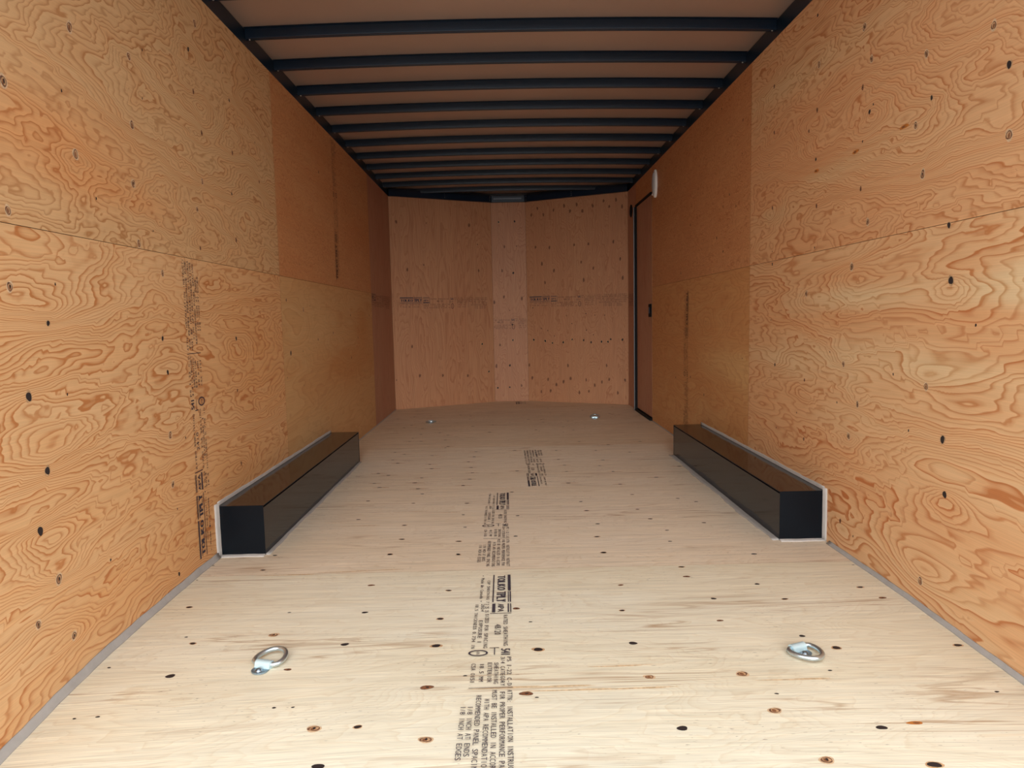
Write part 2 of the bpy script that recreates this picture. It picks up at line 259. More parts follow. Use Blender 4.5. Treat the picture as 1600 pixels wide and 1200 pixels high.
KNOTS = {
 'left_upper_near': [(1.945,1.708,'l'),(2.243,1.741,'l'),(1.672,1.479,'l'),(1.929,1.374,'l'),(2.234,1.533,'l'),(2.217,1.351,'l'),(1.65,1.183,'l'),(2.226,1.168,'l'),(2.674,1.922,'d'),(2.744,2.041,'l'),(1.889,1.526,'s'),(2.33,1.792,'s'),(2.309,1.635,'s'),(2.696,1.778,'b'),(2.748,1.641,'b'),(2.726,1.455,'l'),(2.666,1.342,'l'),(3.045,1.852,'d'),(3.048,1.637,'b'),(3.363,1.577,'b'),(3.014,1.46,'d'),(2.321,1.219,'s'),(2.673,1.199,'b'),(3.292,2.023,'s'),(2.992,1.946,'s'),(3.028,2.051,'s'),(3.39,1.916,'s'),(3.331,1.749,'s'),(3.035,1.27,'b'),(3.136,1.654,'s'),(2.01,1.271,'s')],
 'left_lower_near': [(1.634,1.007,'l'),(1.759,0.922,'d'),(2.336,0.868,'d'),(2.356,0.753,'d'),(1.666,0.747,'D'),(1.812,0.737,'s'),(1.71,0.557,'D'),(2.344,0.54,'l'),(2.339,0.371,'l'),(2.359,0.28,'s'),(2.972,0.85,'d'),(2.953,0.63,'b'),(2.366,1.085,'l'),(1.799,1.021,'s'),(1.666,0.417,'D'),(1.631,0.196,'l'),(1.76,0.108,'l'),(2.341,0.055,'d'),(1.719,0.276,'l'),(2.454,0.512,'s'),(2.949,0.316,'b'),(1.947,0.245,'s')],
 'left_lower_mid': [(3.679,1.031,'d'),(3.714,0.751,'D'),(4.266,0.808,'d'),(4.647,0.841,'d'),(4.676,0.998,'s'),(5.192,0.96,'d'),(5.395,0.986,'s'),(5.421,0.788,'d'),(5.168,0.648,'d'),(5.08,0.708,'s'),(3.94,0.751,'s'),(4.119,1.009,'s'),(5.465,0.85,'s'),(5.908,0.962,'d'),(3.925,0.559,'s'),(5.395,0.097,'s'),(5.937,0.074,'s'),(3.984,0.985,'l'),(3.634,0.627,'s'),(5.856,0.71,'s')],
 'left_upper_mid': [(4.455,1.846,'d'),(4.384,1.654,'s'),(4.257,1.816,'s'),(4.487,1.42,'s'),(5.879,1.424,'s'),(4.472,1.294,'s'),(4.259,1.264,'s'),(3.618,1.734,'s'),(3.953,1.238,'s')],
 'left_last': [(6.032,1.432,'s'),(6.319,0.489,'s'),(7.099,1.078,'s'),(5.952,0.072,'s')],
 'right_upper_near': [(2.857,2.078,'d'),(2.489,1.886,'l'),(2.436,1.761,'l'),(2.837,1.883,'l'),(2.122,1.663,'l'),(1.836,1.628,'l'),(1.774,1.51,'D'),(2.089,1.527,'d'),(2.44,1.588,'d'),(2.491,1.685,'b'),(2.165,1.469,'l'),(2.227,1.482,'o'),(1.764,1.338,'l'),(2.121,1.315,'l'),(2.849,1.521,'d'),(2.53,1.476,'o'),(2.841,1.474,'o'),(2.835,1.335,'b'),(2.433,1.217,'l'),(3.298,1.948,'b'),(2.846,1.712,'b'),(3.29,1.74,'b'),(2.487,1.339,'b'),(3.3,1.4,'b'),(2.845,1.171,'s'),(3.293,1.198,'s'),(3.347,1.606,'s'),(2.416,1.606,'s'),(2.919,1.649,'b'),(2.482,1.5,'s')],
 'right_lower_near': [(1.969,0.991,'D'),(2.537,1.071,'l'),(3.291,1.139,'d'),(2.915,0.988,'l'),(3.297,0.878,'s'),(1.98,0.534,'D'),(1.961,0.376,'D'),(2.068,0.68,'l'),(2.471,0.576,'l'),(2.53,0.45,'l'),(2.918,0.625,'b'),(3.242,0.669,'d'),(2.582,0.714,'l'),(2.914,0.373,'b'),(2.692,0.755,'s'),(2.246,0.703,'s'),(2.063,0.078,'l'),(1.987,1.147,'d'),(2.625,0.565,'s'),(2.15,0.533,'s'),(2.99,0.476,'s'),(3.215,0.375,'s'),(1.857,0.866,'s'),(2.578,0.115,'b'),(2.478,0.087,'s')],
 'right_upper_mid': [(3.928,1.571,'d'),(4.04,1.523,'b'),(3.818,1.491,'b'),(4.742,1.513,'d'),(4.157,1.359,'d'),(4.034,1.269,'d'),(4.996,1.208,'d'),(4.077,2.076,'d'),(3.719,1.915,'b'),(3.935,1.846,'s'),(3.724,1.746,'s'),(4.429,1.733,'s'),(4.578,1.983,'s')],
 'right_lower_mid': [(4.003,0.937,'s'),(5.25,0.793,'s'),(5.142,0.45,'d'),(4.73,0.487,'d'),(3.993,0.55,'s'),(4.406,0.399,'d'),(4.013,0.408,'s'),(4.397,0.715,'s'),(4.372,0.868,'s'),(3.692,0.673,'s')],
 'back_left': [(0.075,1.909,'b'),(0.397,1.91,'s'),(0.88,1.909,'b'),(0.355,1.483,'s'),(0.176,1.432,'b'),(0.979,1.432,'b'),(0.199,0.645,'b'),(0.999,0.643,'d'),(1.072,0.339,'d'),(0.273,0.338,'b'),(0.53,0.326,'b'),(0.819,0.308,'b'),(0.02,0.306,'s'),(0.972,1.71,'s')],
 'back_centre': [(0.08,1.952,'d'),(0.253,1.956,'d'),(0.137,1.689,'b'),(0.268,1.692,'s'),(0.107,1.432,'b'),(0.228,1.405,'d'),(0.121,1.149,'b'),(0.316,1.127,'b'),(0.015,1.092,'b'),(0.182,1.001,'s'),(0.209,0.676,'d'),(0.067,0.626,'b'),(0.022,0.395,'b'),(0.17,0.399,'d'),(0.032,0.154,'d'),(0.164,0.158,'d'),(0.294,0.174,'b'),(0.206,0.845,'d'),(0.324,0.233,'s')],
 'back_right': [(0.003,2.086,'b'),(0.071,2.015,'b'),(0.144,2.079,'b'),(0.212,2.007,'b'),(0.33,2.045,'b'),(0.451,2.079,'b'),(0.517,2.018,'b'),(0.592,2.08,'b'),(0.654,2.008,'b'),(0.767,2.051,'b'),(0.885,2.09,'b'),(0.945,2.028,'b'),(1.017,2.089,'b'),(1.08,2.016,'b'),(0.558,1.668,'b'),(0.717,1.667,'b'),(0.986,1.672,'b'),(0.277,1.657,'b'),(0.114,1.671,'b'),(0.325,1.412,'b'),(0.768,1.416,'b'),(0.634,1.485,'b'),(1.058,1.495,'b'),(0.186,1.491,'b'),(0.219,1.29,'b'),(0.66,1.298,'b'),(1.083,1.302,'b'),(0.075,0.676,'d'),(0.211,0.663,'d'),(0.296,0.641,'d'),(0.421,0.647,'d'),(0.523,0.677,'d'),(0.653,0.669,'d'),(0.736,0.646,'d'),(0.851,0.652,'d'),(0.921,0.651,'d'),(0.951,0.677,'d'),(1.077,0.672,'d'),(0.32,0.716,'s'),(0.685,0.773,'s'),(0.762,0.725,'s'),(0.243,0.775,'s'),(0.167,0.797,'s'),(0.681,0.948,'s'),(0.78,0.929,'s'),(0.888,0.927,'s'),(0.46,0.93,'s'),(0.071,1.023,'s'),(0.522,0.846,'s'),(0.049,0.258,'b'),(0.237,0.245,'b'),(0.334,0.19,'b'),(0.417,0.224,'b'),(0.499,0.26,'b'),(0.676,0.248,'b'),(0.772,0.194,'b'),(0.851,0.229,'b'),(0.931,0.259,'b'),(0.154,0.109,'b'),(0.265,0.121,'b'),(0.598,0.112,'b'),(0.705,0.127,'b'),(1.023,0.12,'b'),(1.102,0.254,'b'),(0.015,0.399,'b'),(0.471,0.398,'b'),(0.904,0.403,'b')],
 'floor': [(-0.926,2.672,'d'),(-0.917,2.51,'d'),(-0.47,2.655,'d'),(-0.202,2.636,'d'),(-0.483,2.336,'b'),(-0.21,2.272,'d'),(-0.701,2.125,'s'),(-0.46,2.111,'d'),(-0.218,2.051,'d'),(-0.7,1.973,'l'),(-0.475,1.901,'D'),(-0.213,1.876,'D'),(-0.597,1.773,'b'),(-0.215,1.658,'B'),(-0.576,1.598,'s'),(-0.53,1.596,'s'),(-0.455,1.506,'l'),(-0.355,1.504,'d'),(-0.193,1.443,'L'),(-0.41,1.373,'D'),(-0.122,1.707,'s'),(0.362,2.616,'d'),(0.927,2.559,'d'),(0.374,2.284,'b'),(0.344,2.079,'d'),(0.615,2.347,'b'),(0.832,2.264,'d'),(0.651,2.152,'d'),(0.874,2.136,'d'),(0.622,1.992,'b'),(0.338,1.861,'D'),(0.346,1.678,'l'),(0.584,1.684,'l'),(0.603,1.52,'L'),(0.373,1.457,'D'),(0.619,2.441,'s'),(0.635,1.59,'s'),(1.157,2.216,'d'),(1.183,2.128,'b'),(0.884,1.81,'D'),(0.821,1.882,'d'),(0.812,1.693,'s'),(1.218,1.811,'d'),(0.813,1.45,'D'),(0.896,1.466,'o'),(0.641,1.342,'L'),(0.853,1.325,'D'),(1.165,1.585,'s'),(1.235,2.419,'s'),(-1.127,2.572,'s'),(-1.123,2.424,'s'),(-1.043,2.185,'d'),(-0.958,1.976,'s'),(-0.921,1.936,'d'),(-0.904,1.764,'D'),(-1.096,1.819,'s'),(-1.001,1.601,'s'),(-1.056,1.599,'s'),(-0.992,1.399,'s'),(0.032,1.613,'B'),(0.057,1.594,'s'),(0.057,2.013,'s'),(0.016,2.113,'b'),(0.072,1.837,'D'),(-0.807,2.452,'k'),(-0.626,2.472,'k'),(-0.488,2.482,'k'),(0.154,1.624,'k'),(0.096,1.642,'k'),(0.312,1.626,'k'),(-0.676,3.043,'k'),(-0.321,3.231,'k'),(-0.476,3.255,'k'),(-0.034,1.642,'k'),(0.702,1.653,'k'),(0.266,1.736,'k'),(-0.219,4.735,'d'),(0.047,4.75,'d'),(-0.784,4.778,'d'),(-0.71,4.701,'d'),(-0.513,4.634,'d'),(-0.224,4.557,'d'),(-0.758,4.511,'d'),(-0.255,4.4,'d'),(-0.497,4.346,'d'),(-0.709,4.404,'d'),(-0.229,4.224,'d'),(-0.471,4.216,'d'),(-0.781,4.115,'d'),(-0.214,4.074,'d'),(-0.71,4.056,'d'),(0.053,4.098,'d'),(-0.503,3.969,'d'),(-0.221,3.908,'d'),(-0.528,3.851,'d'),(-0.757,3.859,'d'),(-0.71,3.758,'d'),(-0.492,3.708,'d'),(-0.25,3.761,'d'),(-0.455,3.594,'d'),(-0.478,3.411,'d'),(-0.208,3.388,'d'),(-0.215,3.184,'d'),(-0.195,2.987,'d'),(0.039,3.147,'d'),(-0.469,3.037,'d'),(-0.451,2.838,'d'),(-0.21,2.793,'d'),(-0.47,2.648,'d'),(-0.201,2.629,'d'),(0.017,3.591,'d'),(0.025,2.843,'d'),(-0.445,4.906,'d'),(0.333,4.716,'d'),(0.602,4.684,'d'),(0.325,4.411,'d'),(0.605,4.359,'d'),(0.349,4.231,'d'),(0.561,4.19,'d'),(0.345,4.051,'d'),(0.618,4.022,'d'),(0.33,3.762,'d'),(0.608,3.711,'d'),(0.836,3.851,'d'),(0.356,3.368,'d'),(0.632,3.482,'d'),(0.842,3.387,'d'),(0.915,3.319,'d'),(0.607,3.208,'d'),(0.366,3.206,'d'),(0.634,3.047,'d'),(0.39,2.991,'d'),(0.854,2.971,'d'),(0.67,2.877,'d'),(0.363,2.812,'d'),(0.648,2.73,'d'),(0.362,2.614,'d'),(0.819,4.599,'d'),(1.035,4.126,'d'),(0.621,2.441,'d'),(0.536,5.574,'d'),(0.468,5.752,'d'),(-0.125,5.944,'d'),(-0.697,3.145,'d'),(-0.717,3.475,'d'),(-0.717,5.817,'d'),(-0.736,5.345,'d'),(-0.742,5.204,'d'),(-0.472,5.459,'d'),(0.526,5.043,'d'),(0.964,4.987,'d'),(0.716,4.889,'d')],
}

def sag(x, y):
    """the floor dips a few centimetres towards the open end, most along the left wall"""
    t = max(0.0, 2.25-y)/.75
    f = (MID-x)/1.2
    return -.040*t*t*(max(0, f)**1.5+.35*max(0, -f)**1.5)
# ---------------------------------------------------------------- plywood sheet builder
RK = {'d': (.0062, .0078), 'D': (.0088, .0108), 'l': (.0105, .0122), 'L': (.0110, .0130), 'b': (.0058, .0075), 'B': (.0095, .012), 's': (.003, .0042), 'o': (.008, .018), 'k': (.005, .005)}
def blob(bm, P, U, V, ru, rv, z, mi, rng, n=14, th=0.0):
    """an uneven oval lying z above the face"""
    ph = rng.random()*6.28
    vs = []
    for k in range(n):
        a = 2*math.pi*k/n
        w = 1+.10*math.sin(2*a+ph)+.07*math.sin(3*a+2*ph)
        vs.append(bm.verts.new(P(U+math.cos(a)*ru*w, V+math.sin(a)*rv*w, z)))
    f = bm.faces.new(vs); f.material_index = mi
    return f
def sheet(name, O, U, Nn, u0, u1, v0, v1, m, parent, seed, knots=(), grain='u', tone=(), step=.025, gap=.0008, th=.012, V=(0, 0, 1), big=1.0, z0=0.0, floor_=False):
    """plywood sheet: face lies in the plane O + U*u + V*v, thickness goes against Nn"""
    O, U, V, Nn = Vector(O), Vector(U), Vector(V), Vector(Nn)
    if floor_: P = lambda a, b, z=0.0: O+U*a+V*b+Nn*(z+z0+sag(a, b))
    else: P = lambda a, b, z=0.0: O+U*a+V*b+Nn*(z+z0)
    a0, a1, b0, b1 = u0+gap, u1-gap, v0+gap, v1-gap
    nu = max(2, int((a1-a0)/step)); nv = max(2, int((b1-b0)/step))
    us = np.linspace(a0, a1, nu+1); vs = np.linspace(b0, b1, nv+1)
    bm = bmesh.new()
    lg = bm.verts.layers.float_vector.new('gc'); lk = bm.verts.layers.float.new('kn'); lt = bm.verts.layers.float.new('tone')
    rng = random.Random(seed)
    rr = [(kx, ky, kt, .2+.5*rng.random(), .03+.05*rng.random(), rng.choice((-1, 1))*(.5+.6*rng.random())) for kx, ky, kt in knots]
    grid = []
    for a in us:
        row = []
        for b_ in vs:
            v = bm.verts.new(P(a, b_))
            g_, c_ = (a, b_) if grain == 'u' else (b_, a)
            v[lg] = Vector((g_, c_, seed*1.37))
            k = 0.0
            for kx, ky, kt, am, rh, pn in rr:
                du, dv = (a-kx), (b_-ky)
                if grain == 'u': du *= .45
                else: dv *= .45
                q = (du*du+dv*dv)/(rh*rh)
                if q < 30: k += (am+pn*(dv if grain == 'u' else du)/rh)*(.3 if kt == 's' else 1)/(1+q)
            v[lk] = k
            t = 0.0
            for tu, tv, su, sv, am in tone:
                t += am*math.exp(-((a-tu)/su)**2-((b_-tv)/sv)**2)
            v[lt] = t
            row.append(v)
        grid.append(row)
    for i in range(nu):
        for j in range(nv):
            bm.faces.new((grid[i][j], grid[i+1][j], grid[i+1][j+1], grid[i][j+1]))
    # back and edges
    c = [grid[0][0], grid[-1][0], grid[-1][-1], grid[0][-1]]
    cb = [bm.verts.new(P(a, b_, -th)) for a, b_ in ((a0, b0), (a1, b0), (a1, b1), (a0, b1))]
    f = bm.faces.new(cb); f.material_index = 1
    edges = [[grid[i][0] for i in range(nu+1)], grid[-1], [grid[i][-1] for i in range(nu, -1, -1)], grid[0][::-1]]
    for k, ed in enumerate(edges):
        f = bm.faces.new(list(ed)+[cb[(k+1) % 4], cb[k]]); f.material_index = 1
    bmesh.ops.recalc_face_normals(bm, faces=bm.faces[:])
    face_n = bm.faces[0].normal if True else None
    bm.faces.ensure_lookup_table(); bm.faces[0].normal_update()
    # knots
    for kx, ky, kt in knots:
        if not (a0+.004 < kx < a1-.004 and b0+.004 < ky < b1-.004): continue
        rc, rg = RK[kt]; s = big*(.85+.3*rng.random()); rc *= s; rg *= s
        ru, rv = (rg*1.15, rc*.9) if grain == 'u' and (big != 1.0) else (rc, rg)
        if grain == 'v': ru, rv = rc, rg
        if kt in 'dDs':
            if kt != 's' and rng.random() < .5: blob(bm, P, kx, ky, ru*1.35, rv*1.3, .0003, 3, rng)
            if big > 1.1 and grain == 'u' and kt == 'd': blob(bm, P, kx+rng.uniform(-.01, .01), ky, ru*4.2, rv*.75, .0002, 3, rng, 10)
            blob(bm, P, kx, ky, ru, rv, .0006, 0, rng)
        elif kt in 'bB':
            blob(bm, P, kx, ky, ru*1.25, rv*(1.2 if grain == 'u' else 1.7), .0003, 2, rng); blob(bm, P, kx, ky, ru*.95, rv*.95, .0006, 1, rng)
            blob(bm, P, kx+ru*.1, ky, ru*.35, rv*.4, .0009, 0, rng, 8)
        elif kt in 'lL':
            blob(bm, P, kx, ky, ru*1.15, rv*1.2, .0003, 5, rng); blob(bm, P, kx, ky, ru*.88, rv*.88, .0006, 2, rng)
            blob(bm, P, kx, ky, ru*.62, rv*.66, .0009, 3, rng)
            blob(bm, P, kx-ru*.12, ky-rv*.1, ru*.36, rv*.5, .0012, 1, rng, 9)
            if rng.random() < .55: blob(bm, P, kx+ru*.05, ky+rv*.05, ru*.22, rv*.42, .0015, 0, rng, 7)
        elif kt == 'k':
            blob(bm, P, kx, ky, .11*(.6+.8*rng.random()), .0028, .0003, 6, rng, 16); blob(bm, P, kx+.05, ky+.004, .05, .0018, .0004, 6, rng, 12)
        elif kt == 'o':
            q_ = (rg, rc) if grain == 'u' else (rc, rg)
            blob(bm, P, kx, ky, q_[0]*1.2, q_[1]*.75, .0003, 4, rng)
            blob(bm, P, kx+.004, ky, q_[0]*.5, q_[1]*.4, .0006, 1, rng, 9)
    me = bpy.data.meshes.new(name); bm.to_mesh(me); bm.free()
    KMS = [m, M_PLYEDGE]
    me.materials.append(m); me.materials.append(M_PLYEDGE)
    for k in KM: me.materials.append(k)
    # blobs were numbered 0..4: shift them by two
    nf = nu*nv+5
    for i, p in enumerate(me.polygons):
        if i >= nf: p.material_index += 2
    return link(bpy.data.objects.new(name, me), parent)

# ---------------------------------------------------------------- printed grade stamps
_tc = {}
def text_mesh(s):
    if s in _tc: return _tc[s]
    cu = bpy.data.curves.new('t', 'FONT'); cu.body = s; cu.size = 1; cu.resolution_u = 2
    o = bpy.data.objects.new('t', cu); COL.objects.link(o)
    bpy.context.view_layer.update()
    me = bpy.data.meshes.new_from_object(o.evaluated_get(bpy.context.evaluated_depsgraph_get()))
    vs = [(v.co.x, v.co.y) for v in me.vertices]; fs = [tuple(p.vertices) for p in me.polygons]
    bpy.data.objects.remove(o); bpy.data.curves.remove(cu); bpy.data.meshes.remove(me)
    x0 = min(v[0] for v in vs); x1 = max(v[0] for v in vs)+1e-4
    y1 = .73 if s.isupper() or any(ch.isdigit() for ch in s) else .76
    _tc[s] = ([((x-x0)/(x1-x0), y/y1) for x, y in vs], fs)
    return _tc[s]
def mono(t, fill):
    """every character in a cell of the same width"""
    vs, fs = [], []; n = len(t)
    for i, ch in enumerate(t):
        if ch == ' ': continue
        a, f = text_mesh(ch)
        k = fill if ch not in 'I1:.-/•' else fill*(.17 if ch == 'I' else .26 if ch == '1' else .25 if ch in ':.' else .6)
        o = len(vs); x0 = (i+(1-k)/2)/n
        vs += [(x0+x*k/n, y) for x, y in a]; fs += [tuple(q+o for q in g) for g in f]
    return vs, fs
#   text, s0, s1, v baseline, v top, weight
ST = [('TOLKO', .006, .140, -.045, -.017, 3), ('TPLY', .152, .236, -.047, -.015, 3), ('APA', .252, .312, -.042, -.022, 2),
      ('CSP SHEATHING 7', .05, .243, -.080, -.070, 1), ('\u2022 Made in Canada \u2022', .000, .235, -.102, -.090, 1),
      ('2 25 25', .250, .315, -.082, -.070, 1), ('2024', .250, .308, -.095, -.084, 1),
      ('18.5 THICKNESS 0.734 IN', .25, .552, -.114, -.103, 1), ('SIZED FOR SPACING', .325, .552, -.080, -.068, 1),
      ('EXPOSURE 1', .37, .52, -.098, -.086, 1), ('48/24', .40, .47, -.050, -.030, 1), ('RATED SHEATHING', .335, .54, -.024, -.011, 1),
      ('541', .555, .595, -.030, -.004, 2), ('PS 1-22 C-D', .602, .752, -.014, -.002, 1), ('3/4 CATEGORY', .602, .752, -.031, -.019, 1),
      ('SHEATHING', .632, .742, -.048, -.036, 1), ('EXTERIOR', .632, .735, -.065, -.053, 1), ('18.5 MM', .635, .730, -.086, -.074, 1),
      ('CSA O151', .635, .735, -.108, -.096, 1),
      ('ATTN: INSTALLATION INSTRUCTIONS', .770, 1.135, -.014, -.001, 1), ('FOR PROPER PERFORMANCE PANELS', .778, 1.115, -.032, -.019, 1),
      ('MUST BE INSTALLED IN ACCORDANCE', .770, 1.130, -.051, -.038, 1), ('WITH APA RECOMMENDATIONS', .808, 1.09, -.069, -.056, 1),
      ('RECOMMENDED PANEL SPACING', .792, 1.085, -.089, -.076, 1), ('1/8 INCH AT ENDS', .838, 1.03, -.107, -.094, 1),
      ('1/8 INCH AT EDGES', .838, 1.042, -.124, -.111, 1)]
#   solid bars s0 s1 v0 v1
SB = [(0, .144, -.010, 0), (.15, .238, -.004, 0), (.15, .238, -.010, -.007), (0, .238, -.0605, -.0565),
      (.250, .316, -.003, 0), (.250, .316, -.011, -.007), (.250, .316, -.060, -.050), (.322, .325, -.066, 0),
      (.548, .551, -.062, -.036), (.551, .590, -.0495, -.047), (.758, .760, -.11, 0)]
def stamp(parent, O, A, B, Nn, smin=0.0, smax=2.0, length=1.0, m=None, z=.0022, heavy=True, bold=None, size='48/20', name='printed_stamp'):
    """A: reading direction, B: up of the letters"""
    O, A, B, Nn = Vector(O), Vector(A), Vector(B), Vector(Nn)
    bm = bmesh.new()
    P = lambda s, v, dz=0.0: O+A*(s-smin)*length+B*v*length+Nn*(z+dz)
    def add(vs, fs, mi=0):
        bv = [bm.verts.new(P(*q)) for q in vs]
        for f in fs:
            try: bm.faces.new([bv[i] for i in f]).material_index = mi
            except ValueError: pass
    for t, s0, s1, vb, vt, w in ST:
        n = len(t); 
        if s1 < smin or s0 > smax: continue
        if s0 < smin or s1 > smax:      # cut at the sheet's edge: keep whole characters
            i0 = max(0, math.ceil((smin-s0)/(s1-s0)*n)); i1 = min(n, int((smax-s0)/(s1-s0)*n))
            tt = t[i0:i1].strip()
            if not tt: continue
            st = t.index(tt); cs = (s1-s0)/n
            s0, s1, t = s0+st*cs, s0+(st+len(tt))*cs, tt
        vs, fs = mono(t, .80 if w == 1 else .88)
        if w == 1 and t == '48/24': vs, fs = mono(size, .8)
        if not heavy and w == 1: offs = (0,)
        else: offs = {1: (0, .0009), 2: (0, .0014, -.0014), 3: (-.004, -.0013, .0013, .004)}[w]
        for k, dx in enumerate(offs):
            add([(s0+x*(s1-s0)+dx*.6, vb+y*(vt-vb), k*.00004) for x, y in vs], fs, int(w > 1))
    for s0, s1, a, b in SB:
        if s1 < smin or s0 > smax: continue
        s0, s1 = max(s0, smin), min(s1, smax)
        add([(s0, a), (s1, a), (s1, b), (s0, b)], [(0, 1, 2, 3)], 1)
    if smin < .55 and smax > .60:       # round mark
        n = 28; c = (.578, -.093)
        for ra, rb in ((.027, .022),):
            vs = []
            for k in range(n):
                a = 2*math.pi*k/n
                vs += [(c[0]+math.cos(a)*.017, c[1]+math.sin(a)*.027), (c[0]+math.cos(a)*.0125, c[1]+math.sin(a)*.0215)]
            add(vs, [(2*k, 2*((k+1) % n), 2*((k+1) % n)+1, 2*k+1) for k in range(n)])
        vs, fs = text_mesh('APA'); add([(c[0]-.009+x*.018, c[1]-.006+y*.011) for x, y in vs], fs)
    o = obj(name, bm, [m or M_INK, bold or M_INK], parent, smooth='raw')
    o['label'] = 'dark printed lumber grade stamp'
    return o

# ================================================================= THE SETTING
# --- ground outside the open end
bm = bmesh.new(); box(bm, -30, 30, -40, 20, -.66, -.62)
tag(obj('ground', bm, M_GROUND), kind='structure')
# --- floor
bm = bmesh.new(); box(bm, XL-.05, XR+.05, YREAR, YN+.06, -.16, -.11); box(bm, XL-.05, XR+.05, 2.3, YN+.06, -.11, -.019)
fl = tag(obj('floor', bm, M_OUTER), kind='structure')
ys = [YREAR, 1.24, 2.46, 3.68, 4.90, 6.12, 7.34, YN+.05]
boxes = [(XL-.01, XL+.20), (XR-.20, XR+.01)]
fs_ = []
for i in range(7):
    kn = [k for k in KNOTS['floor'] if ys[i] < k[1] < ys[i+1] and not (2.6 < k[1] < 4.5 and (k[0] < XL+.21 or k[0] > XR-.21))]
    if i > 3:
        q_ = random.Random(40+i)
        kn += [(q_.uniform(XL+.1, XR-.1), q_.uniform(ys[i]+.05, min(7.1, ys[i+1]-.05)), q_.choice('dsskb')) for _ in range(26 if i < 6 else 0)]
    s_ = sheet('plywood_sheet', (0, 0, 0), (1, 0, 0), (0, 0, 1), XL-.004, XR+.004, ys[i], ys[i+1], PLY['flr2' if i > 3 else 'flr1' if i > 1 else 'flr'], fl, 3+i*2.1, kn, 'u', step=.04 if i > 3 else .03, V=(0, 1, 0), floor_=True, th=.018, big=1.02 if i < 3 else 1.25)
    fs_.append(s_)
X, Y, Z = (1, 0, 0), (0, 1, 0), (0, 0, 1)
nX, nY, nZ = (-1, 0, 0), (0, -1, 0), (0, 0, -1)
stamp(fs_[1], (.0, 2.40, 0), nY, X, Z, 0, 1.13)
stamp(fs_[2], (.0, 3.575, 0), nY, X, Z, 0, 1.09)
stamp(fs_[3], (.108, 3.70, 0), Y, nX, Z, 0, 1.05)
stamp(fs_[6], (.10, 7.36, 0), Y, nX, Z, 0, .24)

# --- left wall
bm = bmesh.new(); box(bm, XL-.07, XL-.014, YREAR, YC+.05, -.16, ZSKIN+.03)
wl = tag(obj('wall_left', bm, M_OUTER), kind='structure')
LO = (XL, 0, 0)
def L_(nm, u0, u1, v0, v1, key, seed, kn, grain='u', tone=(), step=.022):
    return sheet('plywood_sheet', LO, Y, X, u0, u1, v0, v1, PLY[key], wl, seed, KNOTS.get(kn, ()), grain, tone, step)
lun = L_('', YREAR, 3.593, 1.153, H, 'lun', 5, 'left_upper_near', tone=[(1.9, 1.42, .45, .12, .8), (1.3, 1.30, .6, .10, .7), (2.1, 1.30, .25, .04, .5)], step=.018)
lln = L_('', YREAR, 3.593, -.10, 1.153, 'lln', 9, 'left_lower_near', tone=[(3.1, .6, .5, .4, .35), (2.0, .28, .35, .07, -.4), (1.55, .15, .2, .1, -.5)], step=.018)
lum = L_('', 3.593, 6.03, 1.153, H, 'lum', 14, 'left_upper_mid', step=.03)
llm = L_('', 3.593, 6.03, 0, 1.153, 'llm', 21, 'left_lower_mid', tone=[(4.1, .9, .7, .25, -.5), (4.9, .62, .6, .12, .7), (5.6, .85, .2, .2, .4), (4.0, .3, .4, .12, -.4)], step=.03)
lls = L_('', 6.03, YC-.002, 0, H, 'pink', 26, 'left_last', 'v', step=.04)
lln['label'] = 'orange flamed plywood sheet with a grade stamp'
stamp(lln, (XL, 2.505, .048), Z, nY, X, 0, 1.10, heavy=False, size='24/0')
stamp(lum, (XL, 4.80, 1.20), Z, nY, X, 0, .95, m=M_INKR, heavy=False, bold=M_INKR, name='printed_stamp')
stamp(lls, (XL, 6.05, 1.152), Y, Z, X, .15, 1.13, m=M_INKR, heavy=False, length=.98)

# --- right wall
bm = bmesh.new()
box(bm, XR+.014, XR+.07, YREAR, 5.965, -.16, ZSKIN+.03)
box(bm, XR+.014, XR+.07, 6.69, YC+.05, -.10, ZSKIN+.03)
box(bm, XR+.014, XR+.07, 5.965, 6.69, 1.955, ZSKIN+.03)
box(bm, XR+.014, XR+.07, 5.965, 6.69, -.10, -.02)
wr = tag(obj('wall_right', bm, M_OUTER), kind='structure')
def R_(u0, u1, v0, v1, key, seed, kn, grain='u', tone=(), step=.022):
    return sheet('plywood_sheet', (XR, 0, 0), Y, nX, u0, u1, v0, v1, PLY[key], wr, seed, KNOTS.get(kn, ()), grain, tone, step)
run = R_(YREAR, 3.593, 1.153, H, 'run', 31, 'right_upper_near', tone=[(3.2, 1.93, .35, .05, -.7), (2.6, 1.87, .5, .06, -.6), (2.75, 1.44, .30, .035, -.7), (3.25, 1.36, .3, .04, -.6), (2.9, 1.6, .5, .12, .5), (1.7, 1.3, .3, .1, .2)], step=.018)
rln = R_(YREAR, 3.593, -.06, 1.153, 'rln', 37, 'right_lower_near', tone=[(2.55, .96, .42, .045, -1.0), (1.65, .965, .22, .05, -1.1), (2.2, .87, .7, .03, .7), (1.6, .83, .35, .06, .75), (2.1, .74, .8, .06, -.6), (3.2, .70, .4, .05, -.5), (2.3, .30, .8, .10, .4), (3.1, .45, .3, .15, .3)], step=.018)
rum = R_(3.593, 5.97, 1.153, H, 'rum', 41, 'right_upper_mid', step=.03)
rlm = R_(3.593, 5.97, 0, 1.153, 'rlm', 48, 'right_lower_mid', tone=[(3.95, .62, .55, .085, -1.1), (3.65, .58, .25, .1, -.5), (5.3, .8, .6, .3, .4)], step=.03)
rat = R_(5.97, 6.685, 1.955, H, 'rum', 51, '', step=.05)
rls = R_(6.685, YC-.002, 0, H, 'pink', 56, '', 'v', step=.04)
stamp(rlm, (XR, 4.79, 1.075), nZ, nY, nX, 0, 1.06, m=M_INKR, heavy=False, bold=M_INKR)
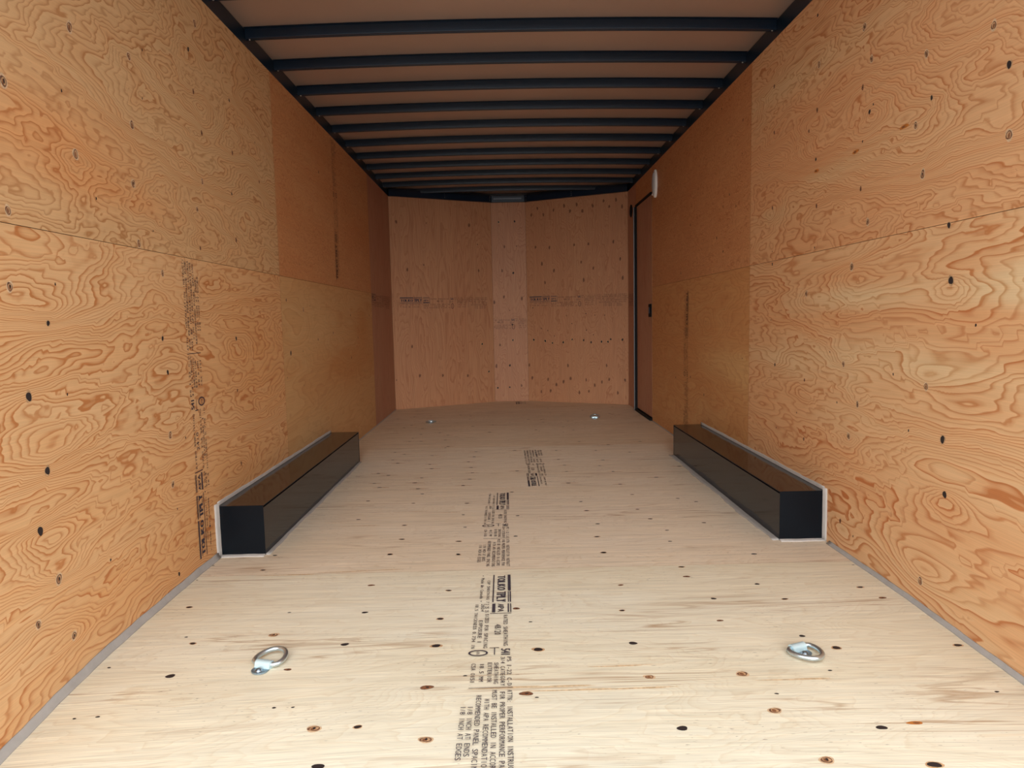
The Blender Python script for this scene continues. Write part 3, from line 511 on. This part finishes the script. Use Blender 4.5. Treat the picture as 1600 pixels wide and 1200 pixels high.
stamp(rls, (XR, 7.10, 1.135), nY, Z, nX, .78, 1.13, m=M_INKR, heavy=False, length=.98)

# --- back wall (V nose with a flat centre)
A0 = Vector((XL, YC, 0)); A1 = Vector((MID-WN/2, YN, 0)); A2 = Vector((MID+WN/2, YN, 0)); A3 = Vector((XR, YC, 0))
bm = bmesh.new()
off = .03
pts = [(XL-.06, YC+.02), (MID-WN/2-.02, YN+.05), (MID+WN/2+.02, YN+.05), (XR+.06, YC+.02)]
for z in (0,):
    vb = [bm.verts.new((x, y, -.10)) for x, y in pts]; vt = [bm.verts.new((x, y, ZSKIN+.05)) for x, y in pts]
    vb2 = [bm.verts.new((x, y+.03, -.10)) for x, y in pts]; vt2 = [bm.verts.new((x, y+.03, ZSKIN+.05)) for x, y in pts]
    for i in range(3):
        bm.faces.new((vb[i], vb[i+1], vt[i+1], vt[i])); bm.faces.new((vb2[i], vb2[i+1], vt2[i+1], vt2[i]))
        bm.faces.new((vt[i], vt[i+1], vt2[i+1], vt2[i])); bm.faces.new((vb[i], vb[i+1], vb2[i+1], vb2[i]))
    bm.faces.new((vb[0], vt[0], vt2[0], vb2[0])); bm.faces.new((vb[3], vt[3], vt2[3], vb2[3]))
wb_ = tag(obj('wall_back', bm, M_OUTER), kind='structure')
def B_(P0, P1, key, seed, kn):
    d = (P1-P0); ln = d.length; d.normalize(); n = Vector((d.y, -d.x, 0))
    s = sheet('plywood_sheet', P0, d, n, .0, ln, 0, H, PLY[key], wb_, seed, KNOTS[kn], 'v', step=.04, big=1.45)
    return s, d, n, ln
bl, dL, nL, lenL = B_(A0, A1, 'bk', 61, 'back_left')
bc, dC, nC, lenC = B_(A1, A2, 'bk', 67, 'back_centre')
br, dR, nR, lenR = B_(A2, A3, 'bk', 74, 'back_right')
stamp(bl, A0+dL*.085+Vector((0, 0, 1.150)), dL, Z, nL, 0, .99, m=M_INKR, heavy=False)
stamp(bc, A1+dC*.01+Vector((0, 0, .915)), dC, Z, nC, .37, .72, m=M_INKR, heavy=False)
stamp(br, A2+dR*.035+Vector((0, 0, 1.145)), dR, Z, nR, 0, 1.11, m=M_INKR, heavy=False)

# --- roof skin, slightly crowned
def crown(x): return .018*(1-((x-MID)/(XR-XL)*2)**2)
bm = bmesh.new()
xs = np.linspace(XL-.05, XR+.05, 15)
vs_ = [[bm.verts.new((x, y, ZSKIN-.018+crown(x)+dz)) for x in xs] for dz in (0, .02) for y in (YREAR-.02, YN+.1)]
for j in range(14):
    bm.faces.new((vs_[0][j], vs_[0][j+1], vs_[1][j+1], vs_[1][j])); bm.faces.new((vs_[2][j], vs_[2][j+1], vs_[3][j+1], vs_[3][j]))
for a, b in ((0, 2), (1, 3)):
    for j in range(14): bm.faces.new((vs_[a][j], vs_[a][j+1], vs_[b][j+1], vs_[b][j]))
for j in (0, 14): bm.faces.new((vs_[0][j], vs_[1][j], vs_[3][j], vs_[2][j]))
tag(obj('ceiling', bm, M_SKIN, smooth=False), kind='structure')

# --- black side rails under the roof
def rail(x0, x1, name, sgn):
    bm = bmesh.new(); box(bm, x0, x1, YREAR, YC+.02, H+.001, ZSKIN-.020, .003)
    o = tag(obj(name, bm, M_BLUEBLACK), kind='structure')
    xf = x1 if sgn > 0 else x0
    for y in np.arange(1.6, 7.0, .3965):
        bm = bmesh.new(); cyl(bm, (xf, y+.12, H+.045), (sgn, 0, 0), .0045, .002, 10, .002)
        s = obj('screw', bm, M_STEEL, o)
    return o
rail(XL-.06, XL-.004, 'trim_1', 1)
rail(XR+.004, XR+.06, 'trim_2', -1)
# --- black header along the nose
def header(P0, P1, n, d, z0, z1, th, m, name, parent=None):
    bm = bmesh.new()
    prof = [(0, z0), (th, z0), (th, z1), (0, z1)]
    sweep(bm, prof, [(P0, n, Vector(Z)), (P1, n, Vector(Z))])
    return obj(name, bm, m, parent)
h1 = tag(header(A0, A1, nL, dL, H+.001, H+.07, .022, M_BLUEBLACK, 'trim_3'), kind='structure')
h2 = tag(header(A2, A3, nR, dR, H+.001, H+.07, .022, M_BLUEBLACK, 'trim_4'), kind='structure')
h3 = tag(header(A1, A2, nC, dC, H+.001, H+.07, .014, M_BLUEBLACK, 'trim_5'), kind='structure')
bm = bmesh.new(); pa = A1+dC*.03; pb = A2-dC*.04
sweep(bm, [(.014, H+.030), (.019, H+.030), (.019, H+.044), (.014, H+.044)], [(pa, nC, Vector(Z)), (pb, nC, Vector(Z))])
o = obj('flat_strip', bm, M_ZDARK2, h3); o['label'] = 'dull grey metal strip'
def splice(h, P, d, n):
    for dz in (.018, .036, .054):
        bm = bmesh.new(); cyl(bm, P+Vector((0, 0, H+dz)), n, .0045, .003, 10, .003); obj('screw', bm, M_STEEL, h)
splice(h1, A0+dL*.60+nL*.022, dL, nL); splice(h1, A1-dL*.02+nL*.022, dL, nL)
splice(h2, A2+dR*.02+nR*.022, dR, nR); splice(h2, A3-dR*.60+nR*.022, dR, nR)

# --- roof bows
names = ['nearest bow, cut by the photo\'s top edge', 'second bow from the open end', 'third bow from the open end', 'fourth bow from the open end', 'fifth bow from the open end', 'sixth bow from the open end',
         'sixth bow before the nose', 'fifth bow before the nose', 'fourth bow before the nose', 'third bow before the nose', 'second bow before the nose', 'farthest bow, right before the nose']
def bow(y):
    bm = bmesh.new(); path = []
    for x in np.linspace(XL-.003, XR+.003, 21):
        path.append(((x, y, ZSKIN-.0185+crown(x)), Vector(Y), Vector(Z)))
    hh = -.045
    # hat channel hanging under the skin, two shallow ribs along its sole
    prof = [(0, 0), (.003, hh+.004), (.005, hh), (.013, hh), (.015, hh+.004), (.018, hh+.004), (.020, hh), (.030, hh), (.032, hh+.004), (.036, 0)]
    sweep(bm, prof, path)
    # flange of the near side, screwed to the skin
    sweep(bm, [(-.012, -.0005), (0, -.0005), (0, -.003), (-.012, -.003)], path)
    o = obj('roof_bow', bm, M_BLUEBLACK)
    return o
for i in range(12):
    o = bow(3.285+.3965*(i-1))
    tag(o, 'black steel bow across the roof, '+names[i], 'roof beam', 'black roof bows')
    for sx_, px in ((1, XL+.012), (-1, XR-.012)):
        y_ = 3.285+.3965*(i-1)+.018
        bm = bmesh.new(); cyl(bm, (px, y_, ZSKIN-.0185+crown(px)-.045), (0, 0, -1), .005, .003, 10, .003)
        obj('screw', bm, M_STEEL, o)

# --- sealant beads
def bead(name, P0, P1, a, b, wa, wb, m, parent=None, n=None, rng=random.Random(3), amp=.18):
    """fillet of sealant in the corner along P0-P1: reaches wa along direction a and wb along b"""
    P0, P1, a, b = Vector(P0), Vector(P1), Vector(a), Vector(b)
    ln = (P1-P0).length; n = n or max(8, int(ln/.03)); bm = bmesh.new(); rings = []
    ph = rng.random()*9
    for i in range(n+1):
        t = i/n
        k = 1+amp*(math.sin(t*ln*9+ph)*.5+math.sin(t*ln*31+ph*2)*.3+math.sin(t*ln*77+ph*3)*.2)
        A = wa*k; B = wb*(2-k)
        o = P0.lerp(P1, t)
        if abs(o.z) < .001 and o.y < 2.5: o.z += sag(o.x, o.y)
        q = [a*0+b*0, a*A, a*A+b*.0035, a*A*.45+b*B*.42, a*.0035+b*B, b*B]
        rings.append([bm.verts.new(o+v) for v in q])
    for i in range(n):
        for j in range(6):
            bm.faces.new((rings[i][j], rings[i][(j+1) % 6], rings[i+1][(j+1) % 6], rings[i+1][j]))
    bm.faces.new(rings[0]); bm.faces.new(rings[-1][::-1])
    return obj(name, bm, m, parent, smooth=True)
tag(bead('trim_6', (XL, YREAR, 0), (XL, 2.66, 0), Z, X, .021, .014, M_CAULKG), kind='structure')
tag(bead('trim_7', (XR, YREAR, 0), (XR, 2.66, 0), Z, nX, .012, .013, M_CAULKG), kind='structure')
tag(bead('trim_8', (XL, 4.50, 0), (XL, YC, 0), Z, X, .006, .006, M_CAULKG), kind='structure')
tag(bead('trim_9', (XR, 4.50, 0), (XR, 5.96, 0), Z, nX, .006, .006, M_CAULKG), kind='structure')

# --- side door
DY0, DY1, DZ = 5.975, 6.675, 1.945
dr = tag(empty('door_1', (0, 0, 0)), kind='structure')
s = sheet('plywood_sheet', (XR, 0, 0), Y, nX, DY0+.004, DY1-.025, .03, DZ-.012, PLY['pink'], dr, 83, [(6.28, .78, 's'), (6.33, .50, 'b'), (6.2, .42, 's'), (6.45, 1.6, 's'), (6.18, 1.45, 's')], 'v', step=.05)
s['label'] = 'pinkish brown plywood face of the side door'
bm = bmesh.new()
box(bm, XR+.011, XR+.040, DY0-.008, DY1+.012, -.019, DZ+.008)
obj('door_core', bm, M_OUTER, dr)
bm = bmesh.new()
box(bm, XR-.021, XR+.010, DY1-.024, DY1-.004, .0, DZ-.012, .002)
box(bm, XR-.014, XR+.010, DY0, DY1-.004, DZ-.012, DZ+.006, .002)
box(bm, XR-.022, XR+.010, DY0, DY1-.004, .0005, .022, .002)
obj('weather_seal', bm, M_RUBBER, dr)
bm = bmesh.new(); box(bm, XR-.027, XR-.0005, DY1-.003, DY1+.008, .0005, DZ-.012, .001)
obj('edge_trim', bm, M_ALU, dr)
bm = bmesh.new(); box(bm, XR-.010, XR-.0005, 5.985, 6.085, .900, 1.012, .004)
hd = obj('latch', bm, M_RUBBER, dr); hd['label'] = 'black inside latch plate'
bm = bmesh.new(); box(bm, XR-.017, XR-.009, 6.02, 6.05, .93, .985, .003)
obj('paddle', bm, M_BLUEBLACK, hd)
for yy in (6.02, 6.09):
    bm = bmesh.new(); rng = random.Random(int(yy*100))
    Pn = lambda a, b, z: Vector((XR-.0008-z, a, b))
    blob(bm, Pn, yy, .865, .004, .045, 0, 0, rng); f_ = obj('scratch', bm, M_KRING, dr); f_['label'] = 'dark upright scuff mark'

# ================================================================= THINGS
# --- wheel boxes
def wheel_box(side, y0, y1, label):
    hgt, pr = .200, .178
    sgn = 1 if side == 'L' else -1
    xw = XL if side == 'L' else XR
    root = empty('wheel_box', (xw+sgn*pr/2, (y0+y1)/2, 0))
    tag(root, label, 'wheel well cover', 'black wheel boxes along the side walls')
    def add(name, bm, m, smooth=False):
        bmesh.ops.translate(bm, verts=bm.verts, vec=-root.location)
        return obj(name, bm, m, root, smooth)
    xa, xb = sorted((xw, xw+sgn*(pr+.0015)))
    t = .0025
    xi = xw+sgn*pr
    bm = bmesh.new(); box(bm, xa, xb, y0+.001, y1, hgt-t, hgt, .0008); add('top_panel', bm, M_BLACK)
    s0, s1 = sorted((xi, xi-sgn*t))
    bm = bmesh.new(); box(bm, s0-sgn*.006, s1-sgn*.006, y0+.001, y1, .001, hgt-t-.0015, .0005)
    box(bm, s0, s1, y0+.001, y1, .001, hgt-.010, .0008)
    add('side_panel', bm, M_BLACK)
    bm = bmesh.new(); box(bm, xa, xb-.0 , y0-.0015, y0+.001, .001, hgt, .0006); add('end_panel', bm, M_BLACKEND)
    bm = bmesh.new(); box(bm, xa, xb, y1-.001, y1+.0015, .001, hgt, .0006); add('end_panel', bm, M_BLACK)
    sx = Vector((sgn, 0, 0))
    def sb(P0, P1, a, b, wa, wb, m=M_CAULKW, amp=.25):
        o = bead('sealant_bead', P0, P1, a, b, wa, wb, m, None, amp=amp)
        o.data.transform(Matrix.Translation(-root.location)); o.parent = root
        o['label'] = 'pale smeared sealant bead'
    sb((xw, y0, 0), (xw, y0, hgt+.012), nY, sx, .030 if side == 'L' else .026, .008, amp=.12)
    sb((xw, y0, 0), (xi, y0, 0), nY, Z, .022, .006)
    sb((xw, y0, hgt), (xw, y1, hgt), Z, sx, .016, .003, amp=.15)
    sb((xi, y0, 0), (xi, y1, 0), sx, Z, .030 if side == 'R' else .016, .004, M_CAULKG, amp=.3)
    return root
wheel_box('L', 2.683, 4.4696, 'long black sheet metal wheel box sealed against the left wall')
wheel_box('R', 2.712, 4.4696, 'long black sheet metal wheel box sealed against the right wall')

# --- D rings
def d_ring(loc, rz, tilt, label, flip=1):
    root = empty('tie_down_ring', loc, math.radians(rz))
    tag(root, label, 'tie-down ring', 'zinc d-rings on the floor')
    # ring: straight bar along x in the strap, bow reaching +y (or back over the bolt), raised by tilt
    w, l, rw = .035, .074, .0066
    pts = [(-w*.8, 0), (0, 0), (w*.8, 0), (w*1.04, .006)]
    for k in range(0, 19):
        a = math.radians(180*k/18)
        pts.append((math.cos(a)*w*1.14, .020+math.sin(a)*(l-.020)))
    pts.append((-w*1.04, .006))
    ct, st = math.cos(math.radians(tilt)), math.sin(math.radians(tilt))
    bm = bmesh.new(); tube(bm, [(x, flip*y*ct, .0105+y*st) for x, y in pts], rw, 12, True)
    obj('ring', bm, M_ZINC, root, True)
    bm = bmesh.new(); hw = .0225
    outer = [(-.020, .0004), (-.020, .0034), (-.0125, .0040)]
    for k in range(0, 11):
        a = math.radians(175-165*k/10); outer.append((math.cos(a)*.0112, .0100+math.sin(a)*.0105))
    outer += [(.0150, .0036), (.0150, .0004)]
    sweep(bm, outer, [((-hw, 0, 0), Vector(Y), Vector(Z)), ((hw, 0, 0), Vector(Y), Vector(Z))])
    obj('strap', bm, M_ZSTRAP, root)
    # the strap's foot: a tongue with a round end and the bolt
    bm = bmesh.new(); vs = [(-hw, -.012), (-hw, -.022)]
    for k in range(0, 13):
        a = math.radians(180+180*k/12); vs.append((math.cos(a)*hw, -.022+math.sin(a)*.019))
    vs += [(hw, -.022), (hw, -.012)]
    lo = [bm.verts.new((x, y, .0004)) for x, y in vs]; hi = [bm.verts.new((x, y, .0038)) for x, y in vs]
    bm.faces.new(lo); bm.faces.new(hi)
    for i in range(len(vs)): bm.faces.new((lo[i], lo[(i+1) % len(vs)], hi[(i+1) % len(vs)], hi[i]))
    obj('base_plate', bm, M_ZINC2, root)
    bm = bmesh.new(); cyl(bm, (0, -.026, .0038), Z, .0095, .003, 20, .008); cyl(bm, (0, -.026, .0066), Z, .0060, .0025, 6)
    obj('bolt', bm, M_ZDARK, root)
    return root
d_ring((-.664, 1.790, sag(-.668, 1.8)), -16, 5, 'zinc d-ring folded away from the viewer on the near left floor')
d_ring((.773, 1.800, sag(.785, 1.8)), 22, 2, 'zinc d-ring flipped toward the viewer on the near right floor', -1)
d_ring((-.683, 6.17, 0), 10, 6, 'small far zinc d-ring on the left part of the floor near the nose', -1)
d_ring((.79, 6.20, 0), -10, 12, 'small far zinc d-ring on the right part of the floor near the side door')

# --- dome light above the door
root = empty('dome_light', (XR, 5.81, 1.987))
tag(root, 'round white dome light on the right wall above the side door', 'light')
def lathe(prof, seg=36):
    bm = bmesh.new(); rings = []
    for rr_, d in prof:
        rings.append([bm.verts.new((-d, math.cos(2*math.pi*k/seg)*rr_, math.sin(2*math.pi*k/seg)*rr_)) for k in range(seg)] if rr_ > 1e-6 else [bm.verts.new((-d, 0, 0))])
    for A, B in zip(rings, rings[1:]):
        for k in range(seg):
            if len(B) == 1: bm.faces.new((A[k], A[(k+1) % seg], B[0]))
            else: bm.faces.new((A[k], A[(k+1) % seg], B[(k+1) % seg], B[k]))
    return bm
def oval(bm):
    for v in bm.verts: v.co.y *= .48
    return bm
obj('base', oval(lathe([(.112, .0005), (.114, .004), (.113, .014), (.106, .018), (.094, .018)])), M_WHITE, root, True)
obj('lens', oval(lathe([(.095, .017), (.092, .022), (.080, .027), (.060, .030), (.035, .032), (0, .033)])), M_LENS, root, True)
bm = bmesh.new(); box(bm, -.024, -.002, .040, .056, -.085, -.070, .003); obj('switch', bm, M_WHITE, root)

# --- round black vent hole on the strip past the door
root = empty('round_vent', (XR, 6.93, 1.937))
tag(root, 'round black vent on the narrow plywood strip between side door and nose', 'vent')
obj('flange', lathe([(.060, .0005), (.060, .006), (.054, .008), (.047, .006), (.046, .001)]), M_RUBBER, root, True)
obj('hole', lathe([(.044, .001), (.040, .0012), (0, .0013)]), M_RUBBER, root)
